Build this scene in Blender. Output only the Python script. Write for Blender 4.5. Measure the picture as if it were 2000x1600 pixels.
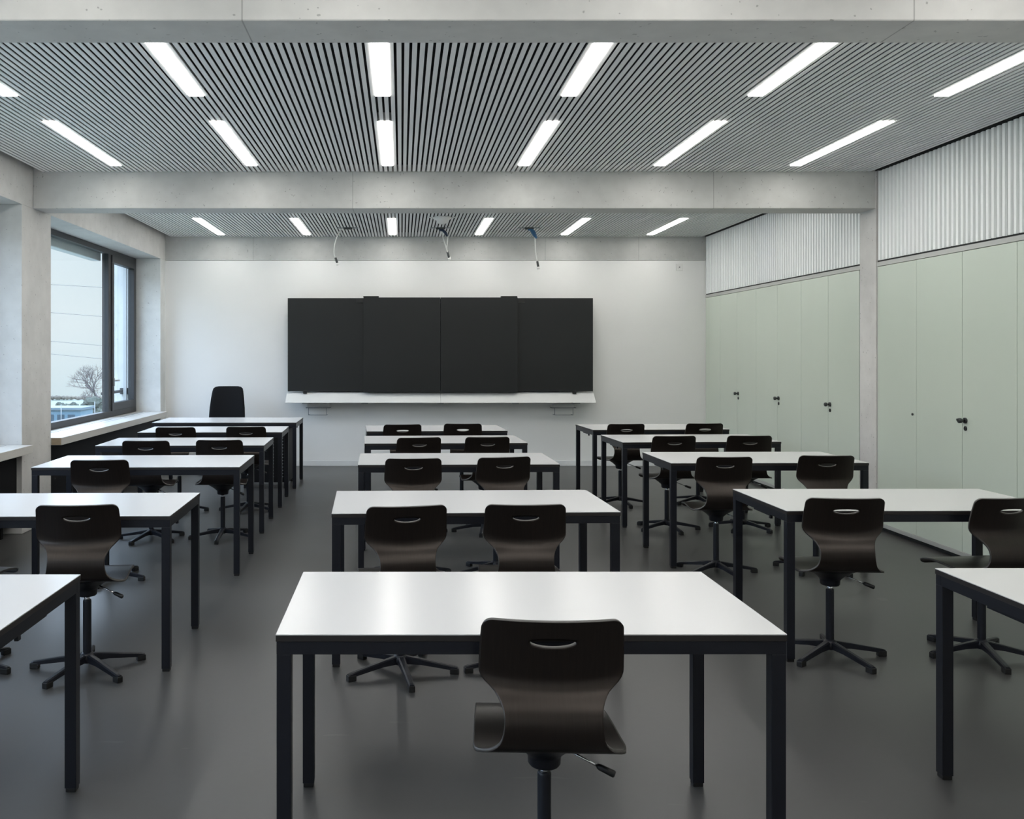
import bpy, bmesh, math, random
from mathutils import Vector, Matrix
random.seed(7)
PI = math.pi
for o in list(bpy.data.objects): bpy.data.objects.remove(o, do_unlink=True)
S = bpy.context.scene
COL = S.collection

# ------------------------------------------------------------------ camera
F = 1780.0                                  # focal length in pixels of the 2000 px wide frame
cam = bpy.data.cameras.new('camera')
cam.sensor_fit = 'HORIZONTAL'; cam.sensor_width = 36.0
cam.lens = 36.0 * F / 2000.0
cam.shift_x = (1000 - 784) / 2000.0
cam.shift_y = (690 - 800) / 2000.0
cam.clip_start = 0.05; cam.clip_end = 600
camo = bpy.data.objects.new('camera', cam); COL.objects.link(camo)
camo.location = (0, 0, 1.52); camo.rotation_euler = (PI/2, 0, 0)
S.camera = camo

# ------------------------------------------------------------------ world: hazy bright winter sky
W = bpy.data.worlds.new('world'); S.world = W; W.use_nodes = True
nt = W.node_tree; nt.nodes.clear()
wo = nt.nodes.new('ShaderNodeOutputWorld'); bg = nt.nodes.new('ShaderNodeBackground')
tc = nt.nodes.new('ShaderNodeTexCoord'); sp = nt.nodes.new('ShaderNodeSeparateXYZ')
mr = nt.nodes.new('ShaderNodeMapRange'); mr.inputs[1].default_value = -0.2; mr.inputs[2].default_value = 1.0
cr = nt.nodes.new('ShaderNodeValToRGB')
SKY = [(0.0, (.30, .33, .34)), (.13, (.80, .91, .98)), (.19, (.92, .98, 1.03)), (.24, (.88, .97, 1.04)),
       (.285, (.84, .95, 1.04)), (.40, (6.0, 7.1, 9.0)), (1.0, (5.0, 6.4, 9.0))]
els = cr.color_ramp.elements
while len(els) < len(SKY): els.new(0.5)
for e, (p, c) in zip(els, SKY): e.position = p; e.color = (*c, 1)
nz = nt.nodes.new('ShaderNodeTexNoise'); nz.inputs['Scale'].default_value = 2.2; nz.inputs['Detail'].default_value = 5
mx = nt.nodes.new('ShaderNodeMix'); mx.data_type = 'RGBA'; mx.inputs[7].default_value = (.95, .97, 1.0, 1)
mp = nt.nodes.new('ShaderNodeMapRange'); mp.inputs[1].default_value = .45; mp.inputs[2].default_value = .75; mp.inputs[4].default_value = .35
L = nt.links.new
L(tc.outputs['Generated'], sp.inputs[0]); L(sp.outputs['Z'], mr.inputs[0]); L(mr.outputs[0], cr.inputs[0])
L(tc.outputs['Generated'], nz.inputs['Vector']); L(nz.outputs[0], mp.inputs[0]); L(mp.outputs[0], mx.inputs['Factor'])
L(cr.outputs[0], mx.inputs[6]); L(mx.outputs[2], bg.inputs[0]); L(bg.outputs[0], wo.inputs[0])
bg.inputs[1].default_value = 1.0

# ------------------------------------------------------------------ exposure
S.view_settings.view_transform = 'Standard'; S.view_settings.look = 'None'
S.view_settings.gamma = 1; S.view_settings.use_curve_mapping = False
S.view_settings.exposure = 0.0
LAMP = 20.5                                  # radiance of the ceiling light diffusers

# ================================================================== materials
def mat(name, col, rough=.5, metal=0, coat=0, emit=None, es=0, spec=.5, noise=None, bump=None, coat_r=.1):
    m = bpy.data.materials.new(name); m.use_nodes = True
    n = m.node_tree; b = n.nodes['Principled BSDF']
    b.inputs['Base Color'].default_value = (*col, 1)
    b.inputs['Roughness'].default_value = rough; b.inputs['Metallic'].default_value = metal
    b.inputs['Coat Weight'].default_value = coat; b.inputs['Coat Roughness'].default_value = coat_r
    b.inputs['Specular IOR Level'].default_value = spec
    if emit: b.inputs['Emission Color'].default_value = (*emit, 1); b.inputs['Emission Strength'].default_value = es
    t = n.nodes.new('ShaderNodeTexCoord')
    if noise:                                # (scale, amount, stretch)
        sc, am, st = noise
        mpn = n.nodes.new('ShaderNodeMapping'); mpn.inputs['Scale'].default_value = st
        q = n.nodes.new('ShaderNodeTexNoise'); q.inputs['Scale'].default_value = sc; q.inputs['Detail'].default_value = 6
        r = n.nodes.new('ShaderNodeMapRange'); r.inputs[1].default_value = .3; r.inputs[2].default_value = .7
        r.inputs[3].default_value = 1 - am; r.inputs[4].default_value = 1 + am
        v = n.nodes.new('ShaderNodeVectorMath'); v.operation = 'SCALE'; v.inputs[0].default_value = col
        n.links.new(t.outputs['Object'], mpn.inputs[0]); n.links.new(mpn.outputs[0], q.inputs['Vector'])
        n.links.new(q.outputs[0], r.inputs[0]); n.links.new(r.outputs[0], v.inputs['Scale'])
        n.links.new(v.outputs[0], b.inputs['Base Color'])
    if bump:
        sc, st, dist = bump
        q = n.nodes.new('ShaderNodeTexNoise'); q.inputs['Scale'].default_value = sc; q.inputs['Detail'].default_value = 3
        bp = n.nodes.new('ShaderNodeBump'); bp.inputs['Strength'].default_value = st; bp.inputs['Distance'].default_value = dist
        n.links.new(t.outputs['Object'], q.inputs['Vector']); n.links.new(q.outputs[0], bp.inputs['Height'])
        n.links.new(bp.outputs[0], b.inputs['Normal'])
    return m

def concrete(name, col, joints=(), axis='X'):
    m = bpy.data.materials.new(name); m.use_nodes = True
    n = m.node_tree; b = n.nodes['Principled BSDF']; b.inputs['Roughness'].default_value = .75
    N = n.nodes.new; K = n.links.new
    t = N('ShaderNodeTexCoord')
    def noise(sc, det, st=(1, 1, 1), lo=.3, hi=.7, a=0., z=1.):
        mp_ = N('ShaderNodeMapping'); mp_.inputs['Scale'].default_value = st
        q = N('ShaderNodeTexNoise'); q.inputs['Scale'].default_value = sc; q.inputs['Detail'].default_value = det
        r = N('ShaderNodeMapRange'); r.inputs[1].default_value = lo; r.inputs[2].default_value = hi
        r.inputs[3].default_value = a; r.inputs[4].default_value = z
        K(t.outputs['Object'], mp_.inputs[0]); K(mp_.outputs[0], q.inputs['Vector']); K(q.outputs[0], r.inputs[0]); return r.outputs[0]
    def mul(a, b_):
        k = N('ShaderNodeMath'); k.operation = 'MULTIPLY'
        for i, x in enumerate((a, b_)):
            if isinstance(x, float): k.inputs[i].default_value = x
            else: K(x, k.inputs[i])
        return k.outputs[0]
    f_ = mul(noise(1.1, 6, a=.88, z=1.10), noise(9, 5, a=.95, z=1.05))
    f_ = mul(f_, noise(1.6, 4, (1, 1, .12) if axis == 'Z' else (.1, .1, 1.6), a=.95, z=1.04))
    f_ = mul(f_, noise(46, 1, lo=.735, hi=.76, a=1., z=.62))       # small air holes
    if joints:
        s = N('ShaderNodeSeparateXYZ'); K(t.outputs['Object'], s.inputs[0])
        for j in joints:
            a = N('ShaderNodeMath'); a.operation = 'SUBTRACT'; K(s.outputs[axis if axis != 'Z' else 'Z'], a.inputs[0]); a.inputs[1].default_value = j
            ab = N('ShaderNodeMath'); ab.operation = 'ABSOLUTE'; K(a.outputs[0], ab.inputs[0])
            g = N('ShaderNodeMapRange'); K(ab.outputs[0], g.inputs[0]); g.inputs[1].default_value = .0015; g.inputs[2].default_value = .004
            g.inputs[3].default_value = .62; g.inputs[4].default_value = 1
            f_ = mul(f_, g.outputs[0])
    v = N('ShaderNodeVectorMath'); v.operation = 'SCALE'; v.inputs[0].default_value = col
    K(f_, v.inputs['Scale']); K(v.outputs[0], b.inputs['Base Color'])
    bp = N('ShaderNodeBump'); bp.inputs['Strength'].default_value = .15; bp.inputs['Distance'].default_value = .01
    K(f_, bp.inputs['Height']); K(bp.outputs[0], b.inputs['Normal'])
    return m

CONC = (.60, .59, .57)
M = {}
M['conc'] = concrete('cast concrete', CONC, axis='Z')
M['beam_front_lit'] = concrete('cast concrete lit front beam', (.72, .715, .69), joints=(-.60, 1.93), axis='X')  # same concrete made lighter: strong light on this beam put into the colour
M['beam_mid_dim'] = concrete('cast concrete dim middle beam', (.57, .57, .55), joints=(-.42, 2.7), axis='X')  # darker copy of that concrete, the weaker light here painted in
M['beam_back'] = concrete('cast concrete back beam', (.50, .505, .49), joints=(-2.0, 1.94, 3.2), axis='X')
M['reveal'] = concrete('pale cast concrete', (.66, .665, .65), axis='Z')
M['white_wall'] = mat('white painted plaster', (.83, .83, .815), .6, noise=(1.5, .015, (1, 1, 1)), bump=(60, .05, .002))
M['baseboard'] = mat('white skirting paint', (.74, .75, .75), .4)
M['floor'] = None
M['slat'] = mat('pale grey ceiling slat', (.93, .93, .92), .45)
M['black'] = mat('black fleece backing', (.006, .006, .007), .9)
M['diff'] = mat('light diffuser', (.9, .9, .9), .5, emit=(1.0, .975, .93), es=LAMP)
M['lampframe'] = mat('light housing', (.62, .62, .60), .5)
M['wallslat'] = mat('pale mint corrugated board', (.90, .93, .915), .5)
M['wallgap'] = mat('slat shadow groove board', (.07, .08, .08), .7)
M['green'] = mat('pale sage green laminate', (.59, .655, .57), .27, spec=.55, noise=(1.3, .02, (1, 1, .4)))
M['alu'] = mat('light grey aluminium trim', (.50, .51, .49), .35, .3)
M['darkgap'] = mat('dark joint', (.02, .022, .022), .8)
M['steel'] = mat('brushed steel', (.45, .45, .44), .28, .9)
M['knob'] = mat('dark steel knob', (.07, .075, .075), .3, .8)
M['hole'] = mat('black lock cylinder', (.01, .01, .01), .4)
M['laminate'] = mat('white table laminate', (.645, .645, .645), .24, spec=.5)
M['edge'] = mat('black brown table edge', (.012, .0095, .009), .45)
M['frame'] = mat('anthracite powder coated steel', (.008, .009, .013), .38, spec=.32)
M['glide'] = mat('black plastic glide', (.006, .006, .006), .45)
M['grip'] = mat('black rubber grip', (.007, .007, .007), .5)
M['chrome'] = mat('chrome', (.75, .76, .78), .12, 1)
M['ply_edge'] = mat('highlit plywood edge', (.065, .06, .056), .35)  # rim lighter than the shell; the window's highlight is put into its colour
M['board'] = mat('black chalkboard enamel', (.013, .0145, .015), .42, spec=.35, noise=(2, .06, (1, 1, 1)))
M['boardrail'] = mat('black board rail', (.008, .008, .008), .4)
M['tray'] = mat('light grey chalk tray', (.66, .67, .66), .35)
M['wire'] = mat('grey wire', (.30, .32, .34), .35, .6)
M['winframe'] = mat('dark grey window frame', (.045, .046, .048), .45, spec=.3)
M['winalu'] = mat('silver blind casing', (.5, .52, .54), .35, .5)
M['sillwood'] = mat('pale glazed oak', (.56, .545, .51), .35, noise=(3.0, .06, (8, .35, 1)))
M['sillend'] = mat('oak edge', (.34, .27, .19), .5, noise=(20, .12, (1, 1, 8)))
M['blackpanel'] = mat('black bench panel', (.005, .005, .006), .6, spec=.2)
M['office'] = mat('black office chair fabric', (.004, .004, .005), .8, spec=.2)
M['plastic'] = mat('white plastic', (.78, .78, .76), .4)
M['cable'] = mat('white cable', (.72, .73, .70), .5)
M['blue'] = mat('blue cable sleeve', (.02, .10, .22), .5)
M['navy'] = mat('dark navy sleeve', (.015, .03, .07), .5)
M['greyplate'] = mat('dark grey outlet box', (.05, .055, .055), .5)
M['bark'] = mat('grey brown bark', (.075, .062, .062), .9)
M['hedge'] = mat('winter hedge foliage', (.055, .065, .05), .9, noise=(.8, .4, (1, 1, 1)))
M['brownhedge'] = mat('brown distant scrub', (.085, .072, .055), .9, noise=(.3, .3, (1, 1, 1)))
M['grass'] = mat('winter grass', (.15, .165, .13), .95, noise=(.12, .25, (1, 1, 1)))
M['bldg'] = mat('pale blue cladding', (.08, .15, .20), .5)
M['bldgwhite'] = mat('white fascia', (.08, .115, .14), .5)
M['bldgglass'] = mat('tinted windows', (.03, .05, .07), .15)
M['pole'] = mat('white metal mast', (.17, .18, .18), .4)
M['line'] = mat('grey overhead wire', (.13, .14, .15), .8, spec=.1)

def floor_mat():
    m = bpy.data.materials.new('dark grey linoleum'); m.use_nodes = True
    n = m.node_tree; b = n.nodes['Principled BSDF']; N = n.nodes.new; K = n.links.new
    t = N('ShaderNodeTexCoord'); q = N('ShaderNodeTexNoise'); q.inputs['Scale'].default_value = .9; q.inputs['Detail'].default_value = 8
    q2 = N('ShaderNodeTexNoise'); q2.inputs['Scale'].default_value = 30; q2.inputs['Detail'].default_value = 4
    K(t.outputs['Object'], q.inputs['Vector']); K(t.outputs['Object'], q2.inputs['Vector'])
    cr_ = N('ShaderNodeValToRGB'); e = cr_.color_ramp.elements
    e[0].position = .3; e[0].color = (.045, .0445, .0435, 1); e[1].position = .7; e[1].color = (.059, .0588, .058, 1)
    K(q.outputs[0], cr_.inputs[0])
    r2 = N('ShaderNodeMapRange'); r2.inputs[3].default_value = .94; r2.inputs[4].default_value = 1.06; K(q2.outputs[0], r2.inputs[0])
    v = N('ShaderNodeVectorMath'); v.operation = 'SCALE'; K(cr_.outputs[0], v.inputs[0]); K(r2.outputs[0], v.inputs['Scale'])
    # fine scuffs
    w = N('ShaderNodeTexNoise'); w.inputs['Scale'].default_value = 3.3; w.inputs['Detail'].default_value = 2; w.inputs['Distortion'].default_value = 1.2
    mp_ = N('ShaderNodeMapping'); mp_.inputs['Scale'].default_value = (.7, 2.6, 1); K(t.outputs['Object'], mp_.inputs[0]); K(mp_.outputs[0], w.inputs['Vector'])
    r3 = N('ShaderNodeMapRange'); r3.inputs[1].default_value = .735; r3.inputs[2].default_value = .76; K(w.outputs[0], r3.inputs[0]); r3.inputs[4].default_value = .35
    mx_ = N('ShaderNodeMix'); mx_.data_type = 'RGBA'; mx_.inputs[7].default_value = (.10, .10, .10, 1)
    K(r3.outputs[0], mx_.inputs['Factor']); K(v.outputs[0], mx_.inputs[6]); K(mx_.outputs[2], b.inputs['Base Color'])
    rr = N('ShaderNodeMapRange'); rr.inputs[3].default_value = .30; rr.inputs[4].default_value = .42; K(q.outputs[0], rr.inputs[0]); K(rr.outputs[0], b.inputs['Roughness'])
    b.inputs['Specular IOR Level'].default_value = .45
    return m
M['floor'] = floor_mat()

def ply_mat():
    m = bpy.data.materials.new('black stained beech plywood'); m.use_nodes = True
    n = m.node_tree; b = n.nodes['Principled BSDF']; N = n.nodes.new; K = n.links.new
    t = N('ShaderNodeTexCoord'); mp_ = N('ShaderNodeMapping'); mp_.inputs['Scale'].default_value = (60, 4, 4)
    q = N('ShaderNodeTexNoise'); q.inputs['Scale'].default_value = 2.5; q.inputs['Detail'].default_value = 6; q.inputs['Distortion'].default_value = .6
    K(t.outputs['Object'], mp_.inputs[0]); K(mp_.outputs[0], q.inputs['Vector'])
    cr_ = N('ShaderNodeValToRGB'); e = cr_.color_ramp.elements
    e[0].position = .35; e[0].color = (.004, .003, .0028, 1); e[1].position = .75; e[1].color = (.012, .0085, .0072, 1)
    K(q.outputs[0], cr_.inputs[0]); K(cr_.outputs[0], b.inputs['Base Color'])
    b.inputs['Roughness'].default_value = .33; b.inputs['Specular IOR Level'].default_value = .5; b.inputs['Specular Tint'].default_value = (1, .88, .80, 1)
    return m
M['ply'] = ply_mat()

def glass_mat():
    m = bpy.data.materials.new('window glass'); m.use_nodes = True
    n = m.node_tree; n.nodes.clear(); N = n.nodes.new; K = n.links.new
    o = N('ShaderNodeOutputMaterial'); mx_ = N('ShaderNodeMixShader'); tr = N('ShaderNodeBsdfTransparent'); gl = N('ShaderNodeBsdfGlossy')
    tr.inputs[0].default_value = (.93, .965, .965, 1); gl.inputs['Roughness'].default_value = .02
    lw = N('ShaderNodeLayerWeight'); lw.inputs[0].default_value = .5
    pw = N('ShaderNodeMath'); pw.operation = 'POWER'; pw.inputs[1].default_value = 5; K(lw.outputs['Facing'], pw.inputs[0])
    fr = N('ShaderNodeMath'); fr.operation = 'MULTIPLY_ADD'; fr.inputs[1].default_value = .4; fr.inputs[2].default_value = .025; K(pw.outputs[0], fr.inputs[0])
    K(fr.outputs[0], mx_.inputs[0]); K(tr.outputs[0], mx_.inputs[1]); K(gl.outputs[0], mx_.inputs[2]); K(mx_.outputs[0], o.inputs[0])
    return m
M['glass'] = glass_mat()

# ================================================================== mesh helpers
class MB:
    """collects shapes with material slots, then links them as one mesh object"""
    def __init__(s): s.bm = bmesh.new(); s.mats = []
    def mi(s, m):
        if m not in s.mats: s.mats.append(m)
        return s.mats.index(m)
    def box(s, x0, x1, y0, y1, z0, z1, m='conc', bev=0, tilt=None):
        i = s.mi(m)
        x0, x1 = sorted((x0, x1)); y0, y1 = sorted((y0, y1)); z0, z1 = sorted((z0, z1))
        v = [s.bm.verts.new(p) for p in [(x0,y0,z0),(x1,y0,z0),(x1,y1,z0),(x0,y1,z0),(x0,y0,z1),(x1,y0,z1),(x1,y1,z1),(x0,y1,z1)]]
        fs = [s.bm.faces.new([v[a] for a in q]) for q in ((3,2,1,0),(4,5,6,7),(0,1,5,4),(1,2,6,5),(2,3,7,6),(3,0,4,7))]
        for f in fs: f.material_index = i
        if tilt:                                  # (matrix) about the origin
            for q in v: q.co = tilt @ q.co
        if bev:
            es = {e for f in fs for e in f.edges}
            r = bmesh.ops.bevel(s.bm, geom=list(es), offset=bev, segments=2, profile=.5, affect='EDGES')
            for f in r['faces']: f.material_index = i
        return s
    def prism(s, pts, axis, a, b, m='conc'):
        """closed outline pts (2D) extruded along axis from a to b"""
        i = s.mi(m)
        def P(u, v, w): return {'X': (w, u, v), 'Y': (u, w, v), 'Z': (u, v, w)}[axis]
        A = [s.bm.verts.new(P(u, v, a)) for u, v in pts]; B = [s.bm.verts.new(P(u, v, b)) for u, v in pts]
        fs = [s.bm.faces.new(A[::-1]), s.bm.faces.new(B)]
        for k in range(len(pts)):
            fs.append(s.bm.faces.new([A[k], A[(k+1) % len(pts)], B[(k+1) % len(pts)], B[k]]))
        for f in fs: f.material_index = i
        bmesh.ops.recalc_face_normals(s.bm, faces=fs)
        return s
    def tube(s, pts, r, m='frame', seg=10, cap=True):
        """tube along points; r a number or list"""
        i = s.mi(m); pts = [Vector(p) for p in pts]; n = len(pts)
        rr = r if isinstance(r, (list, tuple)) else [r] * n
        rings = []; up = None
        for k, p in enumerate(pts):
            d = (pts[min(k+1, n-1)] - pts[max(k-1, 0)]).normalized()
            if up is None: up = Vector((0, 0, 1)) if abs(d.z) < .9 else Vector((1, 0, 0))
            a = d.cross(up).normalized(); b_ = a.cross(d).normalized(); up = b_
            rings.append([s.bm.verts.new(p + (a*math.cos(2*PI*j/seg) + b_*math.sin(2*PI*j/seg)) * rr[k]) for j in range(seg)])
        for k in range(n-1):
            for j in range(seg):
                f = s.bm.faces.new([rings[k][j], rings[k][(j+1) % seg], rings[k+1][(j+1) % seg], rings[k+1][j]])
                f.material_index = i; f.smooth = True
        if cap:
            f = s.bm.faces.new(rings[0][::-1]); f.material_index = i
            f = s.bm.faces.new(rings[-1]); f.material_index = i
        return s
    def lathe(s, prof, m='frame', seg=28, c=(0, 0)):
        """profile (r,z) turned round the vertical axis at c"""
        i = s.mi(m); rings = []
        for r, z in prof:
            rings.append([s.bm.verts.new((c[0] + r*math.cos(2*PI*j/seg), c[1] + r*math.sin(2*PI*j/seg), z)) for j in range(seg)])
        fs = []
        for k in range(len(prof)-1):
            for j in range(seg):
                f = s.bm.faces.new([rings[k][j], rings[k][(j+1) % seg], rings[k+1][(j+1) % seg], rings[k+1][j]]); f.smooth = True; fs.append(f)
        fs.append(s.bm.faces.new(rings[0][::-1])); fs.append(s.bm.faces.new(rings[-1]))
        for f in fs: f.material_index = i
        bmesh.ops.recalc_face_normals(s.bm, faces=fs)
        return s
    def blob(s, c, r, m, sub=2, jit=.15, sc=(1, 1, 1)):
        i = s.mi(m)
        g = bmesh.ops.create_icosphere(s.bm, subdivisions=sub, radius=r)
        for v in g['verts']:
            v.co = Vector((v.co.x*sc[0], v.co.y*sc[1], v.co.z*sc[2])) * (1 + random.uniform(-jit, jit)) + Vector(c)
        for f in {f for v in g['verts'] for f in v.link_faces}: f.material_index = i
        return s
    def build(s, name, parent=None, loc=None, origin=None):
        me = bpy.data.meshes.new(name)
        if origin:
            for v in s.bm.verts: v.co -= Vector(origin)
        s.bm.normal_update(); s.bm.to_mesh(me); s.bm.free()
        for m in s.mats: me.materials.append(M[m])
        o = bpy.data.objects.new(name, me); COL.objects.link(o)
        if origin: o.location = origin
        if loc: o.location = loc
        if parent: o.parent = parent
        return o

def tag(o, label, cat, group=None, kind=None):
    o['label'] = label; o['category'] = cat
    if group: o['group'] = group
    if kind: o['kind'] = kind
    return o
def struct(o): o['kind'] = 'structure'; return o
def empty(name, loc=(0, 0, 0), rz=0):
    o = bpy.data.objects.new(name, None); COL.objects.link(o); o.location = loc; o.rotation_euler = (0, 0, rz)
    o.empty_display_size = .1
    return o
def copy_tree(o, parent=None):
    c = o.copy(); COL.objects.link(c); c.parent = parent
    for ch in list(o.children): copy_tree(ch, c)
    return c
def smooth(o, ang=40):
    for p in o.data.polygons: p.use_smooth = True
    try: o.data.set_sharp_from_angle(angle=math.radians(ang))
    except Exception: pass
    return o

# ================================================================== the room
XL, XR = -3.187, 4.10            # inner faces of the window wall and the cupboard wall
YB, Y0 = 12.30, -1.20            # board wall and the wall behind the camera
ZC, ZB = 3.09, 2.772             # underside of the slats, underside of the beams
BEAMS = [(3.43, 3.68), (7.88, 8.165)]
COLS = [(-1.2, -.85), (3.17, 3.78), (7.655, 8.29), (12.06, 12.30)]
WX = -3.54                       # window plane

struct(MB().box(-3.8, 4.8, Y0-.3, YB+.3, -.2, 0, 'floor').build('floor'))
# back wall: white plaster with a concrete beam over it
w = MB().box(-3.187, 5.0, YB, YB+.25, 0, ZB, 'white_wall'); struct(w.build('wall_back'))
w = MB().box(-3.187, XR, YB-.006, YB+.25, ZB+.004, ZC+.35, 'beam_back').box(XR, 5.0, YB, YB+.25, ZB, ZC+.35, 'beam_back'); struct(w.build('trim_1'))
struct(MB().box(-3.187, XR, YB-.014, YB-.0005, 0, .072, 'baseboard', .002).build('baseboard_back'))
struct(MB().box(-3.8, 4.8, Y0-.25, Y0, 0, ZC+.35, 'white_wall').build('wall_front'))
# concrete beams across the room
for n_, ((a, b), m_) in enumerate(zip(BEAMS, ('beam_front_lit', 'beam_mid_dim'))):
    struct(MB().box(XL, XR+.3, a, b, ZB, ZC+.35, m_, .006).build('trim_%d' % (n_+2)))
# window wall: header, columns, parapet with window openings
w = MB()
w.box(-3.75, XL, Y0, YB+.25, ZB+.001, ZC+.35, 'conc')
for a, b in COLS: w.box(-3.75, XL, a, b, 0, ZB+.001, 'reveal' if a > 12 else 'conc', .004)
for (a, b) in ((-.85, 3.17), (3.78, 7.655), (8.29, 12.06)):
    w.box(-3.75, -3.50, a, b, 0, .70, 'conc')
struct(w.build('wall_left'))
# lining of the recess at the far reveal and outside reveal
w = MB()
w.box(-3.87, -3.7505, 12.06, 12.55, -.5, 3.4, 'reveal')
w.box(-3.87, -3.7505, 7.75, 8.2, -.5, 3.4, 'reveal')
struct(w.build('trim_4'))
# right wall: column strip, board above the cupboards, and the solid wall behind
w = MB()
w.box(4.75, 5.0, Y0, YB, 0, ZC+.35, 'white_wall')
struct(w.build('wall_right'))
w = MB()
for a, b in ((3.41, 3.70), (7.865, 8.145)):
    w.box(XR-.003, 4.75, a, b, 0, ZC+.35, 'conc', .003)
struct(w.build('trim_5'))
# front (out of view) stretch of the cupboard wall
struct(MB().box(XR+.004, 4.7, Y0, 3.41, 0, ZC+.3, 'white_wall').build('trim_6'))

# corrugated board above the cupboards
def corr_build(y0, y1, name):
    w = MB(); p = .0575; z0, z1 = 2.318, ZC-.005
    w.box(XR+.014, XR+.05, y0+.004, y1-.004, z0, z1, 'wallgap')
    n = int((y1 - y0 - .01) / p); q = (y1 - y0 - .01) / n
    for k in range(n):
        a = y0 + .005 + k*q
        w.prism([(XR+.016, a), (XR, a+.006), (XR, a+q*.60), (XR+.016, a+q*.60+.006)], 'Z', z0, z1, 'wallslat')
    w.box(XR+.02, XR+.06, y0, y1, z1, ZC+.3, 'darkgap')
    return struct(w.build(name))
corr_build(3.70, 7.865, 'trim_7'); corr_build(8.145, YB, 'trim_8')
# aluminium frame round the cupboard fronts: top rail, side strips, bottom rail, dark plinth
def cup_frame(y0, y1, name):
    w = MB()
    w.box(XR+.002, XR+.05, y0, y1, 2.268, 2.304, 'alu')
    w.box(XR+.012, XR+.05, y0, y1, 2.304, 2.318, 'darkgap')
    w.box(XR+.006, XR+.05, y0, y0+.016, .036, 2.268, 'alu')
    w.box(XR+.006, XR+.05, y1-.016, y1, .036, 2.268, 'alu')
    w.box(XR-.004, XR+.05, y0, y1, .036, .066, 'alu', .002)
    w.box(XR+.03, XR+.06, y0, y1, 0, .036, 'darkgap')
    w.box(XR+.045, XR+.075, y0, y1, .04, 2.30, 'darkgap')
    return struct(w.build(name))
cup_frame(3.70, 7.865, 'trim_9'); cup_frame(8.145, YB, 'trim_10')

# slatted ceiling, one run of slats per bay, openings for the lights
PITCH = 1.135/28; SW = .0255
LX = [-.114 + 1.135*k for k in range(-2, 4)]
ROWS = {0: [(-.38, 1.08), (1.70, 3.16)], 1: [(4.10, 5.555), (6.16, 7.615)], 2: [(8.54, 9.995), (10.60, 12.055)]}
BAYS = {0: (Y0, 3.43), 1: (3.68, 7.88), 2: (8.165, YB-.006)}
ceil = MB()
for b, (ya, yb) in BAYS.items():
    ya += .003; yb -= .003
    k0 = int((XL - LX[2]) / PITCH) + 1; k1 = int((XR - LX[2]) / PITCH) - 1
    for k in range(k0, k1+1):
        xc = LX[2] + k*PITCH
        # light openings swallow the slats at -1/2 and +1/2 pitch from the light axis
        xs = xc + PITCH/2
        if xs - SW/2 < XL + .004 or xs + SW/2 > XR - .004: continue
        if any(abs(xs - lx) < PITCH*.9 for lx in LX):
            segs = []; c = ya
            for (a, e) in ROWS[b]:
                segs.append((c, a-.004)); c = e + .004
            segs.append((c, yb))
        else: segs = [(ya, yb)]
        for (a, e) in segs: ceil.box(xs-SW/2, xs+SW/2, a, e, ZC, ZC+.005, 'slat')
    ceil.box(XL, XR, ya, yb, ZC+.060, ZC+.09, 'black')
    # thin dark shadow trims along the walls
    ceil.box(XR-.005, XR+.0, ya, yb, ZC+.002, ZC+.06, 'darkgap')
ceil.box(-3.8, 4.9, Y0-.2, YB+.2, ZC+.36, ZC+.5, 'conc')
struct(ceil.build('ceiling'))

# recessed ceiling lights
def make_light():
    r = empty('ceiling_light')
    f = MB(); hw = .0475; ln = .7275
    for s in (-1, 1): f.box(s*hw, s*(hw-.003), -ln, ln, ZC, ZC+.05, 'lampframe')
    for s in (-1, 1): f.box(-hw, hw, s*ln, s*(ln-.003), ZC, ZC+.05, 'lampframe')
    f.box(-hw, hw, -ln, ln, ZC+.05, ZC+.058, 'lampframe')
    f.build('housing', r, origin=(0, 0, ZC))
    MB().box(-hw+.003, hw-.003, -ln+.003, ln-.003, ZC-.004, ZC+.012, 'diff').build('diffuser', r, origin=(0, 0, ZC))
    for c in r.children: c.location = (0, 0, 0)
    return r
L0 = make_light(); first = True
CN = ['nearest the windows', 'second from the windows', 'third from the windows',
      'third from the cupboards', 'second from the cupboards', 'nearest the cupboards']
RN = {(0, 0): 'overhead near the camera', (0, 1): 'out of view before the front beam', (1, 0): 'cut off by the front beam',
      (1, 1): 'just before the middle beam', (2, 0): 'hidden behind the middle beam', (2, 1): 'in the farthest row'}
for b in (0, 1, 2):
    for ri, (a, e) in enumerate(ROWS[b]):
        for ci, lx in enumerate(LX):
            o = L0 if first else copy_tree(L0); first = False
            o.location = (lx, (a+e)/2, ZC)
            tag(o, 'long white ceiling light, %s, %s' % (CN[ci], RN[(b, ri)]), 'ceiling light', 'recessed ceiling lights')

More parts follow.
